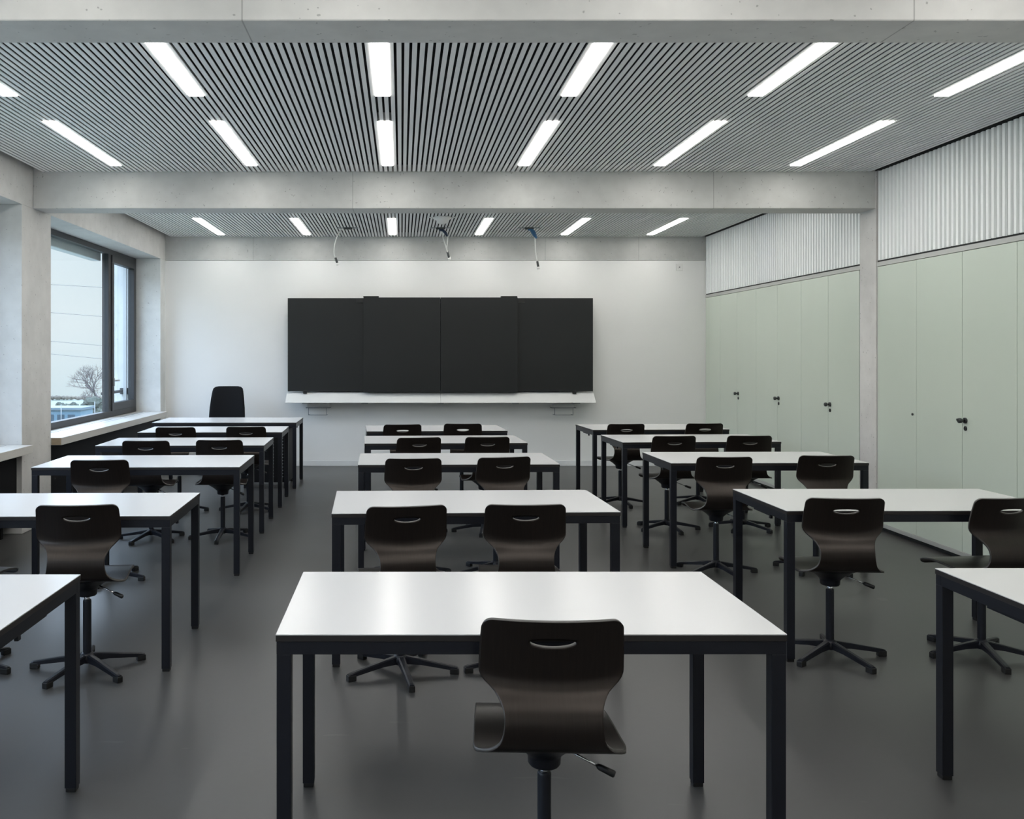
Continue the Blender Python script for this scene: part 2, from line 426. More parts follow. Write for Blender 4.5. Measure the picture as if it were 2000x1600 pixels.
# windows
def window(n, y0, y1, ym):
    """frame in the plane WX, from y0 to y1, mullion at ym"""
    z0, z1 = .775, ZB
    r = empty('window_%d' % n, (WX, (y0+y1)/2, z0)); struct(r)
    def P(mb, nm, parent=r):
        o = mb.build(nm); o.location = -Vector(r.location) if parent is r else (0, 0, 0); o.parent = parent; return o
    f = MB(); d0, d1 = WX-.05, WX+.03
    f.box(d0, d1, y0, y1, z0-.07, z0+.045, 'winframe', .003)
    f.box(d0, d1, y0, y1, z1-.06, z1, 'winframe', .003)
    f.box(d0, d1, y0, y0+.05, z0+.045, z1-.06, 'winframe', .003)
    f.box(d0, d1, y1-.06, y1, z0+.045, z1-.06, 'winframe', .003)
    f.box(d0, d1, ym-.065, ym+.03, z0+.045, z1-.06, 'winframe', .003)
    P(f, 'window_frame')
    s = MB(); a, b = ym+.034, y1-.064; e0, e1 = WX-.035, WX+.045
    s.box(e0, e1, a, b, z0+.045, z0+.14, 'winframe', .004); s.box(e0, e1, a, b, z1-.15, z1-.062, 'winframe', .004)
    s.box(e0, e1, a, a+.075, z0+.14, z1-.15, 'winframe', .004); s.box(e0, e1, b-.075, b, z0+.14, z1-.15, 'winframe', .004)
    so = P(s, 'opening_sash')
    g = MB().box(WX-.004, WX+.004, y0+.05, ym-.065, z0+.045, z1-.06, 'glass'); P(g, 'pane')
    g = MB().box(WX-.004, WX+.004, a+.075, b-.075, z0+.14, z1-.15, 'glass'); P(g, 'pane', so)
    h = MB().box(WX+.045, WX+.06, a+.025, a+.05, 1.12, 1.22, 'steel', .003).box(WX+.06, WX+.085, a+.03, a+.045, 1.18, 1.195, 'steel').box(WX+.075, WX+.09, a+.03, a+.15, 1.178, 1.197, 'steel', .003)
    P(h, 'handle', so)
    bl = MB().box(WX-.17, WX-.06, y0+.02, ym-.07, z1-.15, z1-.02, 'winalu', .01); P(bl, 'blind_casing')
    br = MB().tube([(WX-.15, ym+.25, 1.02), (WX-.15, y1-.01, 1.02)], .02, 'winframe', 8).box(WX-.17, WX-.06, y1-.05, y1, .98, 1.06, 'winframe'); P(br, 'safety_rail')
    ga = MB().box(WX-.11, WX-.07, y1-.10, y1-.07, z0, z1-.02, 'winalu'); P(ga, 'blind_guide')
window(1, 8.29, 12.06, 10.99); window(2, 3.78, 7.655, 6.55); window(3, -.85, 3.17, 2.1)

# window benches: pale wood top, black convector front hanging under it
def bench(y0, y1, lab):
    r = empty('window_bench', (-3.3, (y0+y1)/2, 0)); r.location.z = .68
    def P(mb, nm):
        o = mb.build(nm); o.location = -Vector(r.location); o.parent = r
    t = MB().box(-3.505, -3.092, y0+.003, y1-.003, .682, .75, 'sillwood', .003)
    t.box(-3.187+.003, -3.098, y0+.0005, y0+.003, .686, .746, 'sillend')
    t.box(-3.187+.003, -3.098, y1-.003, y1-.0005, .686, .746, 'sillend')
    P(t, 'bench_top')
    g = MB()
    n = max(1, int((y1-y0)/1.25)); q = (y1-y0)/n
    for k in range(n):
        g.box(-3.385, -3.378, y0+k*q+.15, y0+(k+1)*q-.15, .7495, .7512, 'darkgap')
        g.box(-3.30, -3.296, y0+k*q+.05, y0+(k+1)*q-.05, .7495, .7512, 'wire')
    P(g, 'air_slot')
    P(MB().box(-3.26, -3.23, y0+.003, y1-.003, .10, .681, 'blackpanel', .002), 'front_panel')
    P(MB().box(-3.497, -3.26, y0+.01, y1-.01, .12, .20, 'blackpanel').box(-3.497, -3.26, y0+.2, y0+.24, 0, .12, 'blackpanel').box(-3.497, -3.26, y1-.24, y1-.2, 0, .12, 'blackpanel'), 'support')
    tag(r, lab, 'bench')
bench(8.29, 12.06, 'pale wood window bench over a black panel, under the visible window by the board wall')
bench(3.78, 7.655, 'pale wood window bench over a black panel, cut off at the photo left')
# the bench top runs past the last column to the board wall
# ------------------------------------------------------------------ cupboards
def cupboard(y_list, lab, lock_y, knob, single=False):
    """doors between successive y in y_list; lock_y: seam with the knob; knob drawn on the near door"""
    ya, yb = y_list[0], y_list[-1]
    r = empty('wall_cupboard', (XR+.3, (ya+yb)/2, .07))
    def P(mb, nm, parent=r):
        o = mb.build(nm); o.location = -Vector(r.location) if parent is r else (0, 0, 0); o.parent = parent; return o
    b = MB(); x0, x1 = XR+.08, 4.72
    b.box(x0, x1, ya+.003, ya+.02, .07, 2.26, 'green'); b.box(x0, x1, yb-.02, yb-.003, .07, 2.26, 'green')
    b.box(x0, x1, ya+.02, yb-.02, .07, .09, 'green'); b.box(x0, x1, ya+.02, yb-.02, 2.24, 2.26, 'green'); b.box(x1-.01, x1, ya+.02, yb-.02, .09, 2.24, 'green')
    P(b, 'carcass')
    doors = []
    for a, e in zip(y_list[:-1], y_list[1:]):
        d = P(MB().box(XR, XR+.02, a+.0022, e-.0022, .068, 2.263, 'green', .001), 'door'); doors.append((a, e, d))
    zk = 1.03
    for a, e, d in doors:
        if knob and abs(e - lock_y) < .01:          # near door carries knob and keyhole
            k = MB().tube([(XR, e-.042, zk), (XR-.012, e-.042, zk)], .021, 'knob', 16)
            k.tube([(XR-.012, e-.042, zk), (XR-.03, e-.042, zk)], [.009, .009], 'knob', 12)
            k.tube([(XR-.03, e-.042, zk), (XR-.036, e-.042, zk), (XR-.052, e-.042, zk), (XR-.056, e-.042, zk)], [.014, .019, .019, .014], 'knob', 16)
            P(k, 'knob', d)
            k = MB().tube([(XR, e-.042, zk-.057), (XR-.006, e-.042, zk-.057)], .017, 'knob', 16).tube([(XR-.006, e-.042, zk-.057), (XR-.0075, e-.042, zk-.057)], .011, 'hole', 12)
            P(k, 'lock', d)
        if abs(a - lock_y) < .01 or (single and abs(e-lock_y) > .01):          # far door carries a small bolt
            yy = a + .05
            k = MB().tube([(XR, yy, zk), (XR-.008, yy, zk)], .010, 'knob', 12).tube([(XR-.008, yy, zk), (XR-.0095, yy, zk)], .006, 'hole', 10)
            P(k, 'bolt', d)
    tag(r, lab, 'cupboard', 'wall cupboards')
D = .5925
n0 = 7.865 - .017
seams = [n0 - D*k for k in range(8)]         # 7.848, 7.2555 ...
seams[-1] = 3.718
s_ = seams
cupboard([s_[1], s_[0]], 'narrow single door sage green cupboard beside the concrete column, its near side', s_[1], False, True)
cupboard([s_[3], s_[2], s_[1]], 'double door sage green cupboard with a knob, right of the concrete column', s_[2], True)
cupboard([s_[5], s_[4], s_[3]], 'double door sage green cupboard cut off by the right edge of the photo', s_[4], True)
cupboard([s_[7], s_[6], s_[5]], 'double door sage green cupboard out of frame on the right, by the front beam', s_[6], True)
f0 = 8.145 + .017
q_ = [f0 + .5935*k for k in range(7)] + [YB-.017]
cupboard([q_[0], q_[1], q_[2]], 'double door sage green cupboard left of and against the concrete column', q_[1], True)
cupboard([q_[2], q_[3], q_[4]], 'double door sage green cupboard, middle one of the three double ones beyond the column', q_[3], True)
cupboard([q_[4], q_[5], q_[6]], 'double door sage green cupboard, farthest double one beyond the column', q_[5], True)
cupboard([q_[6], q_[7]], 'narrow single door sage green cupboard in the corner by the board wall', q_[7], False, True)

# ------------------------------------------------------------------ blackboard
r = empty('blackboard', (.515, YB, 1.0))
def P(mb, nm, parent=None):
    parent = parent or r
    o = mb.build(nm); o.location = -Vector(r.location) if parent is r else (0, 0, 0); o.parent = parent; return o
yb_ = 12.10
zt, zb = 2.253, 1.012
xl, xr = -1.512, 2.548
xm = (xl+xr)/2
P(MB().box(xl, xl+1.12, yb_+.02, yb_+.055, zb, zt, 'board', .003), 'side_panel')
P(MB().box(xr-1.12, xr, yb_+.02, yb_+.055, zb, zt, 'board', .003), 'side_panel')
P(MB().box(-.502, xm-.002, yb_-.03, yb_+.006, zb-.008, zt+.006, 'board', .003), 'sliding_panel')
P(MB().box(xm+.002, 1.54, yb_-.03, yb_+.006, zb-.008, zt+.006, 'board', .003), 'sliding_panel')
rl = MB()
for a, b in ((-.515, -.47), (1.51, 1.555)): rl.box(a, b, yb_+.006, yb_+.02, zb+.01, zt-.002, 'boardrail')
rl.box(-1.4, 2.43, yb_+.055, YB-.0, 2.10, 2.16, 'boardrail'); rl.box(-1.4, 2.43, yb_+.055, YB-.0, 1.08, 1.14, 'boardrail')
rl.box(xm-.03, xm+.03, yb_+.0062, yb_+.0195, zb+.01, zt-.062, 'boardrail'); rl.box(-.6, 1.64, yb_+.0062, yb_+.0198, zt-.06, zt-.01, 'boardrail')
P(rl, 'rail')
for a, b in ((-.505, -.30), (1.32, 1.535)):
    P(MB().box(a, b, yb_-.034, yb_+.05, zt+.006, zt+.024, 'boardrail', .003), 'slide_bracket')
for x in (-1.28, 2.30): P(MB().box(x-.025, x+.025, yb_+.0, yb_+.03, zb-.03, zb+.01, 'boardrail', .004), 'stop')
for x0, x1 in ((xl-.015, xm-.002), (xm+.002, xr+.012)):
    t = MB().prism([(yb_+.055, zb-.012), (yb_-.11, zb-.135), (yb_-.115, zb-.145), (yb_-.10, zb-.148), (yb_+.06, zb-.06), (YB, zb-.04), (YB, zb-.012)], 'X', x0, x1, 'tray')
    P(t, 'chalk_tray')
u = MB()
for x in (-1.28, -.5, xm-.02, 1.49, 2.3): u.box(x-.03, x+.06, yb_-.08, YB, zb-.160, zb-.140, 'wire', .002)
P(u, 'tray_bracket')
tag(r, 'long black sliding blackboard with a pale grey chalk tray on the white wall', 'blackboard')

def holder(x, lab, white, grp='holders under the chalk tray'):
    h = empty('sponge_holder', (x, YB, .786))
    def Q(mb, nm): o = mb.build(nm, h); return o
    if white: Q(MB().box(-.145, .145, -.13, -.005, .02, .062, 'plastic', .006), 'box')
    else: Q(MB().box(-.14, .14, -.10, -.005, .03, .056, 'tray', .006), 'box')
    a = MB()
    a.tube([(-.16, 0, .005), (-.16, -.14, .005), (.16, -.14, .005), (.16, 0, .005)], .006, 'wire', 6)
    for s in (-.125, .12): a.tube([(s, -.14, .005), (s, -.14, -.09)], .004, 'wire', 6)
    a.tube([(-.125, -.14, -.09), (.12, -.14, -.09)], .005, 'wire', 6)
    for s in (-.125, .12): a.tube([(s, -.14, -.09), (s, 0, -.09)], .004, 'wire', 6)
    Q(a, 'wire_rack')
    tag(h, lab, 'holder', grp)
holder(-1.115, 'grey wire holder with a pale box under the left end of the chalk tray', True)
holder(2.17, 'grey wire holder under the right end of the chalk tray', False)
# switch on the board wall
o = MB().box(-.045, .045, -.012, 0, -.045, .045, 'plastic', .003).box(-.02, .02, -.016, -.012, -.02, .02, 'plastic', .002).box(-.006, .006, -.0175, -.016, -.006, .006, 'greyplate').build('wall_sensor', loc=(3.75, YB, 2.68))
tag(o, 'small square white plate with a grey dot high on the white wall by the cupboards', 'wall sensor')

# ------------------------------------------------------------------ ceiling outlets with hanging cables
def outlet(x, y, lab, path, blue=None):
    r = empty('hanging_cable', (x, y, ZC))
    MB().box(-.055, .055, -.03, .03, -.020, 0, 'greyplate', .004).box(-.13, .13, -.02, .02, -.007, 0, 'wire').build('outlet_box', r)
    for pth in path:
        pts = [Vector(p) for p in pth]; fine = []
        for k in range(len(pts)-1):
            p0 = pts[max(k-1, 0)]; p1 = pts[k]; p2 = pts[k+1]; p3 = pts[min(k+2, len(pts)-1)]
            for j in range(6):
                t = j/6; fine.append(.5*((2*p1)+(p2-p0)*t+(2*p0-5*p1+4*p2-p3)*t*t+(3*p1-p0-3*p2+p3)*t**3))
        fine.append(pts[-1])
        c = MB().tube(fine, .007, 'cable', 7).build('cable', r)
        e = pts[-1]; d = (pts[-1]-pts[-2]).normalized()
        MB().tube([e, e+d*.07], .014, 'greyplate', 8).tube([e+d*.07, e+d*.10], .017, 'plastic', 8).build('plug', c)
    if blue:
        MB().tube(blue[0], blue[2], blue[1], 8).build('sleeve', r)
    tag(r, lab, 'cable', 'cables hanging from the slatted ceiling')
yc = 11.4
outlet(-.67, yc, 'single white cable curving down from the ceiling above the left half of the blackboard',
       [[(-.08, 0, -.02), (-.13, 0, -.10), (-.165, 0, -.22), (-.17, 0, -.33), (-.155, 0, -.375)]])
outlet(.49, yc, 'pair of white cables with a navy sleeve hanging above the middle of the blackboard',
       [[(.02, 0, -.02), (.03, 0, -.12), (.06, 0, -.22), (.085, 0, -.30)], [(.09, 0, -.10), (.085, -.01, -.18), (.075, -.01, -.26), (.088, -.01, -.31)]],
       ([(-.02, -.01, -.03), (.03, -.01, -.035), (.065, -.01, -.07), (.085, -.01, -.11)], 'navy', [.012, .016, .018, .012]))
outlet(1.60, yc, 'white cable with a bright blue sleeve, rightmost one hanging from the ceiling',
       [[(.07, 0, -.10), (.075, 0, -.2), (.08, 0, -.3), (.10, 0, -.42)]],
       ([(-.02, -.01, -.02), (.02, -.01, -.022), (.05, -.01, -.06), (.07, -.01, -.10), (.09, -.01, -.135)], 'blue', [.012, .022, .028, .022, .012]))
r_ = empty('ceiling_detector', (.47, 10.52, ZC))
MB().lathe([(.105, 0), (.105, -.02), (.07, -.03), (.062, -.06), (.035, -.078), (.004, -.08)], 'plastic').build('housing', r_)
MB().box(-.16, .16, -.02, .02, -.006, 0, 'plastic').build('mounting_bar', r_)
tag(r_, 'small white round detector on the slatted ceiling beyond the middle beam', 'detector')

# ================================================================== tables
def make_table(name, w=1.41, d=.72, h=.745):
    r = empty(name)
    t = MB().box(-w/2, w/2, -d/2, d/2, h-.020, h-.0025, 'edge', .001); 
    t.box(-w/2+.0005, w/2-.0005, -d/2+.0005, d/2-.0005, h-.0026, h, 'laminate')
    t.build('tabletop', r)
    a = .002; f = MB(); zt_, zb_ = h-.020, h-.056
    f.box(-w/2+a, w/2-a, -d/2+a, -d/2+.032, zb_, zt_, 'frame', .001); f.box(-w/2+a, w/2-a, d/2-.032, d/2-a, zb_, zt_, 'frame', .001)
    f.box(-w/2+a, -w/2+.032, -d/2+.032, d/2-.032, zb_, zt_, 'frame', .001); f.box(w/2-.032, w/2-a, -d/2+.032, d/2-.032, zb_, zt_, 'frame', .001)
    f.build('frame', r)
    leg = None
    for sx in (-1, 1):
        for sy in (-1, 1):
            x, y = sx*(w/2-.022), sy*(d/2-.022)
            if leg is None:
                leg = MB().box(-.02, .02, -.02, .02, .014, zb_, 'frame', .0015).build('leg', r)
                g = MB().box(-.0175, .0175, -.0175, .0175, 0, .0145, 'glide', .002).build('foot_glide', leg)
                l = leg
            else:
                l = leg.copy(); COL.objects.link(l); gg = g.copy(); COL.objects.link(gg); gg.parent = l; l.parent = r
            l.location = (x, y, 0)
    for sx in (-1, 1):
        hk = MB().box(-.006, .006, -.11, .11, zb_-.012, zb_, 'frame', .001).box(-.006, .006, -.11, -.09, zb_-.024, zb_-.012, 'frame')
        hk.build('bag_hook', r).location = (sx*(w/2-.02), -.02, 0)
    return r
T0 = make_table('pupil_table'); first = True
TP = [('C1', .358, 2.871, .1), ('C2', .354, 4.788, 2.0), ('C3', .394, 6.708, 1.3), ('C4', .372, 8.215, 2.6), ('C5', .340, 9.446, 3.2),
      ('R1', 2.628, 2.925, 0), ('R2', 2.597, 4.845, .4), ('R3', 2.600, 6.800, 1.0), ('R4', 2.614, 8.326, 2.6), ('R5', 2.623, 9.619, 3.2),
      ('L1', -1.828, 2.833, 0), ('L2', -1.815, 4.687, 1.3), ('L3', -1.815, 6.558, 1.2), ('L4', -1.871, 8.013, 1.6), ('L5', -1.888, 9.289, 1.8)]
ROWN = {'1': 'nearest the camera', '2': 'second from the camera', '3': 'third from the camera', '4': 'fourth from the camera', '5': 'farthest pupil table'}
COLN = {'C': 'middle column', 'R': 'column by the cupboards', 'L': 'column by the windows'}
for k, x, y, rz in TP:
    o = T0 if first else copy_tree(T0); first = False
    o.location = (x, y, 0); o.rotation_euler = (0, 0, math.radians(rz))
    tag(o, 'white topped dark steel table, %s, %s' % (COLN[k[0]], ROWN[k[1]]), 'table', 'pupil tables')
t = make_table('teacher_desk', 1.61, .80)
t.location = (-1.985, 10.585, 0); t.rotation_euler = (0, 0, math.radians(.6))
tag(t, 'wider white topped teacher desk in the left corner before the white wall', 'desk')

# black steel pedestal with perforated strips standing under the teacher desk
p = empty('pedestal_cabinet', (-1.50, 10.55, 0))
b = MB(); x0, x1, y0, y1, z0, z1 = -.30, .235, -.32, .33, .07, .67
b.box(x0, x1, y0, y1, z0, z1, 'blackpanel', .004); b.build('body', p)
s2 = MB()
for xx in (.06, .165):
    s2.box(xx-.022, xx+.022, y0-.004, y0-.0002, z0+.03, z1-.03, 'blackpanel')
    for k in range(14): s2.box(xx-.008, xx+.008, y0-.0055, y0-.004, z0+.06+k*.036, z0+.068+k*.036, 'wire')
s2.build('perforated_strip', p)
for sx in (x0+.04, x1-.04):
    for sy in (y0+.04, y1-.04): MB().box(sx-.015, sx+.015, sy-.015, sy+.015, 0, .07, 'glide').build('foot', p)
tag(p, 'black metal cabinet with perforated strips standing under the teacher desk', 'cabinet')

# ================================================================== swivel chairs
PR = [  # y, z, half width, cup
 (.225, .424, .165, 0), (.212, .438, .176, 0), (.185, .452, .184, 0), (.12, .463, .190, .0), (.03, .463, .197, 0), (-.06, .457, .203, 0),
 (-.115, .456, .205, 0), (-.150, .460, .196, 0), (-.178, .472, .166, 0), (-.198, .497, .140, 0), (-.206, .530, .130, 0), (-.203, .565, .128, 0),
 (-.188, .592, .133, .0), (-.166, .620, .150, .003), (-.158, .645, .177, .011), (-.161, .668, .1905, .019), (-.170, .70, .1915, .025), (-.182, .74, .190, .028), (-.198, .785, .187, .031), (-.212, .822, .185, .032)]
def cr_pt(P_, t):
    n = len(P_)-1; k = min(int(t), n-1); u = t-k
    p0, p1, p2, p3 = P_[max(k-1, 0)], P_[k], P_[k+1], P_[min(k+2, n)]
    return [.5*((2*b)+(c-a)*u+(2*a-5*b+4*c-d)*u*u+(3*b-a-3*c+d)*u**3) for a, b, c, d in zip(p0, p1, p2, p3)]
def make_shell():
    # sample the profile by arc length
    raw = [cr_pt(PR, i*(len(PR)-1)/600) for i in range(601)]
    s = [0]
    for a, b in zip(raw, raw[1:]): s.append(s[-1] + math.hypot(b[0]-a[0], b[1]-a[1]))
    T = s[-1]
    def at(q):
        q = min(max(q, 0), T)
        lo = 0; hi = 600
        while hi - lo > 1:
            m_ = (lo+hi)//2
            if s[m_] <= q: lo = m_
            else: hi = m_
        u = (q - s[lo]) / max(1e-9, s[hi]-s[lo]); return [a+(b-a)*u for a, b in zip(raw[lo], raw[hi])]
    # rows: denser at both ends (rounded corners) and round the grip
    R_ = .028; rows = []
    for k in range(9): rows.append(R_*(1-math.cos(PI/2*k/8)))
    q = R_ + .010
    while q < T - .10: rows.append(q); q += .0125
    q = T - .10
    while q < T - R_ - .003: rows.append(q); q += .0048
    for k in range(10): rows.append(T - R_*(1-math.cos(PI/2*(9-k)/9)))
    NU = 72
    bm = bmesh.new(); G = []; UV = {}
    for q in rows:
        y, z, hw, cup = at(q)
        c = 0
        if q < R_: c = R_ - math.sqrt(max(0, R_*R_-(R_-q)**2))
        if T-q < R_: c = R_ - math.sqrt(max(0, R_*R_-(R_-(T-q))**2))
        hw_ = hw - c; row = []
        for j in range(NU+1):
            x = -hw_ + 2*hw_*j/NU
            v = bm.verts.new((x, y + cup*(abs(x)/hw)**2, z)); UV[v] = (x, q); row.append(v)
        G.append(row)
    for a, b in zip(G, G[1:]):
        for j in range(NU): bm.faces.new([a[j], a[j+1], b[j+1], b[j]])
    # hand grip: lens shaped hole
    qc = T - .063; A, B = .061, .0150
    def bb(q): return B*.55 if q > qc else B*1.15
    def ins(v): x, q = UV[v]; return (x/A)**2 + ((q-qc)/bb(q))**2
    dead = [f for f in bm.faces if any(ins(v) < .93 for v in f.verts)]
    bmesh.ops.delete(bm, geom=dead, context='FACES')
    for v in [v for v in bm.verts if not v.link_faces]: bm.verts.remove(v)
    for v in bm.verts:
        if v.is_boundary and abs(UV[v][1]-qc) < .03 and abs(UV[v][0]) < .09:
            x, q = UV[v]; k = 1/math.sqrt(max(1e-6, (x/A)**2 + ((q-qc)/bb(q))**2))
            x, q = x*k, qc + (q-qc)*k
            y, z, hw, cup = at(q); v.co = (x, y+cup*(abs(x)/hw)**2, z)
    bmesh.ops.recalc_face_normals(bm, faces=bm.faces)
    for f in bm.faces: f.smooth = True
    me = bpy.data.meshes.new('seat_shell'); bm.to_mesh(me); bm.free()
    me.materials.append(M['ply']); me.materials.append(M['ply_edge'])
    o = bpy.data.objects.new('seat_shell', me); COL.objects.link(o)
    md = o.modifiers.new('thickness', 'SOLIDIFY'); md.thickness = .010; md.offset = 0; md.material_offset_rim = 1; md.use_even_offset = True
    return o

def make_chair():
    r = empty('swivel_chair')
    sh = make_shell(); sh.parent = r
    # seat carrier: funnel of pressed steel under the shell
    c = MB()
    prof = [(.030, .356), (.042, .358), (.046, .364), (.047, .383), (.052, .392), (.075, .412), (.105, .432), (.135, .448), (.138, .4505)]
    c.lathe(prof, 'frame', 32)
    for v in c.bm.verts: v.co.y = v.co.y*1.05 - .0
    smooth(c.build('seat_carrier', r), 35)
    lv = MB().tube([(.06, -.03, .412), (.10, -.045, .396), (.138, -.06, .381)], .0035, 'chrome', 8).build('height_lever', r)
    MB().tube([(.138, -.06, .381), (.145, -.063, .379), (.181, -.076, .366), (.184, -.077, .365)], [.006, .009, .010, .007], 'grip', 10).build('lever_grip', lv)
    MB().lathe([(.013, .325), (.013, .36)], 'chrome', 20).build('piston', r)
    MB().lathe([(.0165, .338), (.0185, .336), (.0195, .330), (.0195, .075), (.0195, .07)], 'frame', 24).build('column', r)
    MB().lathe([(.022, .035), (.034, .040), (.036, .062), (.030, .078), (.022, .084), (.0196, .085)], 'frame', 28).build('hub', r)
    # star base leg
    leg = None
    for k in range(5):
        if leg is None:
            b_ = MB(); i = b_.mi('frame'); rings = []
            for x, hw, zt_, zb_ in ((.025, .017, .078, .042), (.10, .0155, .066, .040), (.19, .0140, .050, .028), (.262, .0135, .037, .018), (.275, .0125, .033, .018)):
                rings.append([b_.bm.verts.new((x, yy, zz)) for yy, zz in ((-hw, zb_), (hw, zb_), (hw, zt_-.004), (hw*.55, zt_), (-hw*.55, zt_), (-hw, zt_-.004))])
            for A_, B_ in zip(rings, rings[1:]):
                for j in range(6): b_.bm.faces.new([A_[j], A_[(j+1) % 6], B_[(j+1) % 6], B_[j]])
            b_.bm.faces.new(rings[0][::-1]); b_.bm.faces.new(rings[-1]); bmesh.ops.recalc_face_normals(b_.bm, faces=b_.bm.faces)
            leg = b_.build('base_leg', r)
            g = MB().box(.238, .280, -.0145, .0145, 0, .028, 'glide', .003).build('foot_glide', leg)
            l = leg
        else:
            l = leg.copy(); COL.objects.link(l); l.parent = r
            gg = g.copy(); COL.objects.link(gg); gg.parent = l
        l.rotation_euler = (0, 0, 2*PI*k/5)
    return r
CH = make_chair(); first = True
# name, back top centre x, y, yaw, star angle (of one leg), label
CP = [
 ('C1', .397, 2.375, -2, -60, 'black plywood chair at the middle table nearest the camera, seen whole from behind'),
 ('C2a', .030, 4.15, 10, -79, 'black plywood chair, left one at the middle table second from front'),
 ('C2b', .575, 4.19, 1, -95, 'black plywood chair, right one at the middle table second from front'),
 ('C3a', .082, 6.03, 4, -60, 'black plywood chair, left one at the middle table third from front'),
 ('C3b', .700, 6.11, 13, -85, 'black plywood chair, right one at the middle table third from front'),
 ('C4a', .153, 7.53, 12, -70, 'black plywood chair, left one at the middle table fourth from front'),
 ('C4b', .721, 7.58, 5, -100, 'black plywood chair, right one at the middle table fourth from front'),
 ('C5a', .015, 8.91, 8, -90, 'black plywood chair, left one at the farthest middle table'),
 ('C5b', .609, 9.01, 0, -60, 'black plywood chair, right one at the farthest middle table'),
 ('R2a', 2.141, 4.372, -3, -72, 'black plywood chair, left one at the right hand table second from front'),
 ('R2b', 2.946, 4.38, 8, -100, 'black plywood chair cut off by the right edge of the photo'),
 ('R3a', 2.180, 6.12, -1, -75, 'black plywood chair, left one at the right hand table third from front'),
 ('R3b', 2.905, 6.20, -2, -62, 'black plywood chair, right one at the right hand table third from front'),
 ('R4a', 2.307, 7.67, 4, -80, 'black plywood chair, left one at the right hand table fourth from front'),
 ('R4b', 2.952, 7.70, -2, -55, 'black plywood chair, right one at the right hand table fourth from front'),
 ('R5a', 2.224, 8.98, 5, -81, 'black plywood chair, left one at the farthest right hand table'),
 ('R5b', 3.019, 9.04, 3, -80, 'black plywood chair, right one at the farthest right hand table'),
 ('L2a', -2.176, 4.18, -13, -13, 'black plywood chair at the left edge of the photo, mostly out of frame'),
 ('L2b', -1.492, 4.175, 5, -112, 'black plywood chair with a bluish sheen at the left table second from front'),
 ('L3a', -1.975, 5.94, 4, -84, 'black plywood chair alone at the left table third from front'),
 ('L4a', -2.040, 7.25, 2, -110, 'black plywood chair, left one at the left table fourth from front'),
 ('L4b', -1.465, 7.31, 2, -90, 'black plywood chair, right one at the left table fourth from front'),
 ('L5a', -2.130, 8.57, 2, -70, 'black plywood chair, left one at the farthest left pupil table'),
 ('L5b', -1.475, 8.63, 2, -100, 'black plywood chair, right one at the farthest left pupil table'),
]
for nm, x, y, yaw, star, lab in CP:
    o = CH if first else copy_tree(CH); first = False
    a = math.radians(yaw)
    o.location = (x - .205*math.sin(a), y + .205*math.cos(a), 0); o.rotation_euler = (0, 0, a)
    legs = [c for c in o.children if c.name.startswith('base_leg')]
    for k, l in enumerate(legs): l.rotation_euler = (0, 0, math.radians(star + 72*k) - a)
    tag(o, lab, 'chair', 'plywood swivel chairs')

# teacher chair: black upholstered swivel chair behind the teacher desk
tcx, tcy = -2.24, 11.50
r = empty('office_chair', (tcx, tcy, 0), PI)
b = MB(); i = b.mi('office'); rings = []
sec = [(.56, .205, .0), (.60, .228, .0), (.70, .232, .0), (.82, .226, .004), (.95, .212, .01), (1.03, .200, .016), (1.065, .19, .02), (1.085, .165, .022), (1.092, .13, .023)]
for z, hw, dy in sec:
    ring = []
    for j in range(28):
        t_ = 2*PI*j/28; cx = math.copysign(abs(math.cos(t_))**.55, math.cos(t_)); sy_ = math.copysign(abs(math.sin(t_))**.8, math.sin(t_))
        x = hw*cx; ring.append(b.bm.verts.new((x, -.24 - dy*1.6 - (z-.56)*.08 + .035*sy_ + .05*(x/.23)**2, z)))
    rings.append(ring)
for A_, B_ in zip(rings, rings[1:]):
    for j in range(28): b.bm.faces.new([A_[j], A_[(j+1) % 28], B_[(j+1) % 28], B_[j]])
b.bm.faces.new(rings[0][::-1]); b.bm.faces.new(rings[-1]); bmesh.ops.recalc_face_normals(b.bm, faces=b.bm.faces)
smooth(b.build('backrest', r), 60)
b = MB(); rings = []; b.mi('office')
for z, k in ((.43, .86), (.445, .97), (.47, 1.0), (.495, .98), (.51, .88)):
    rings.append([b.bm.verts.new((.245*k*math.copysign(abs(math.cos(2*PI*j/32))**.6, math.cos(2*PI*j/32)), .01+.235*k*math.copysign(abs(math.sin(2*PI*j/32))**.6, math.sin(2*PI*j/32)), z)) for j in range(32)])
for A_, B_ in zip(rings, rings[1:]):
    for j in range(32): b.bm.faces.new([A_[j], A_[(j+1) % 32], B_[(j+1) % 32], B_[j]])
b.bm.faces.new(rings[0][::-1]); b.bm.faces.new(rings[-1]); bmesh.ops.recalc_face_normals(b.bm, faces=b.bm.faces)
smooth(b.build('seat', r), 60)
MB().tube([(0, -.10, .43), (0, -.26, .44), (0, -.29, .52), (0, -.265, .62)], .02, 'frame', 10).build('back_support', r)
MB().lathe([(.06, .42), (.05, .40), (.026, .39), (.026, .10), (.04, .09), (.04, .055)], 'frame').build('column', r)
for k in range(5):
    a = 2*PI*k/5+.3; c_, s_ = math.cos(a), math.sin(a)
    l = MB().tube([(.02, 0, .095), (.29, 0, .062)], [.022, .015], 'frame', 8).build('base_leg', r); l.rotation_euler = (0, 0, a)
    MB().tube([(.29, -.022, .03), (.29, .022, .03)], .03, 'glide', 16).tube([(.29, 0, .03), (.29, 0, .065)], .009, 'glide', 8).build('castor', l)
tag(r, 'black upholstered office chair with a rounded tall back behind the teacher desk', 'chair')

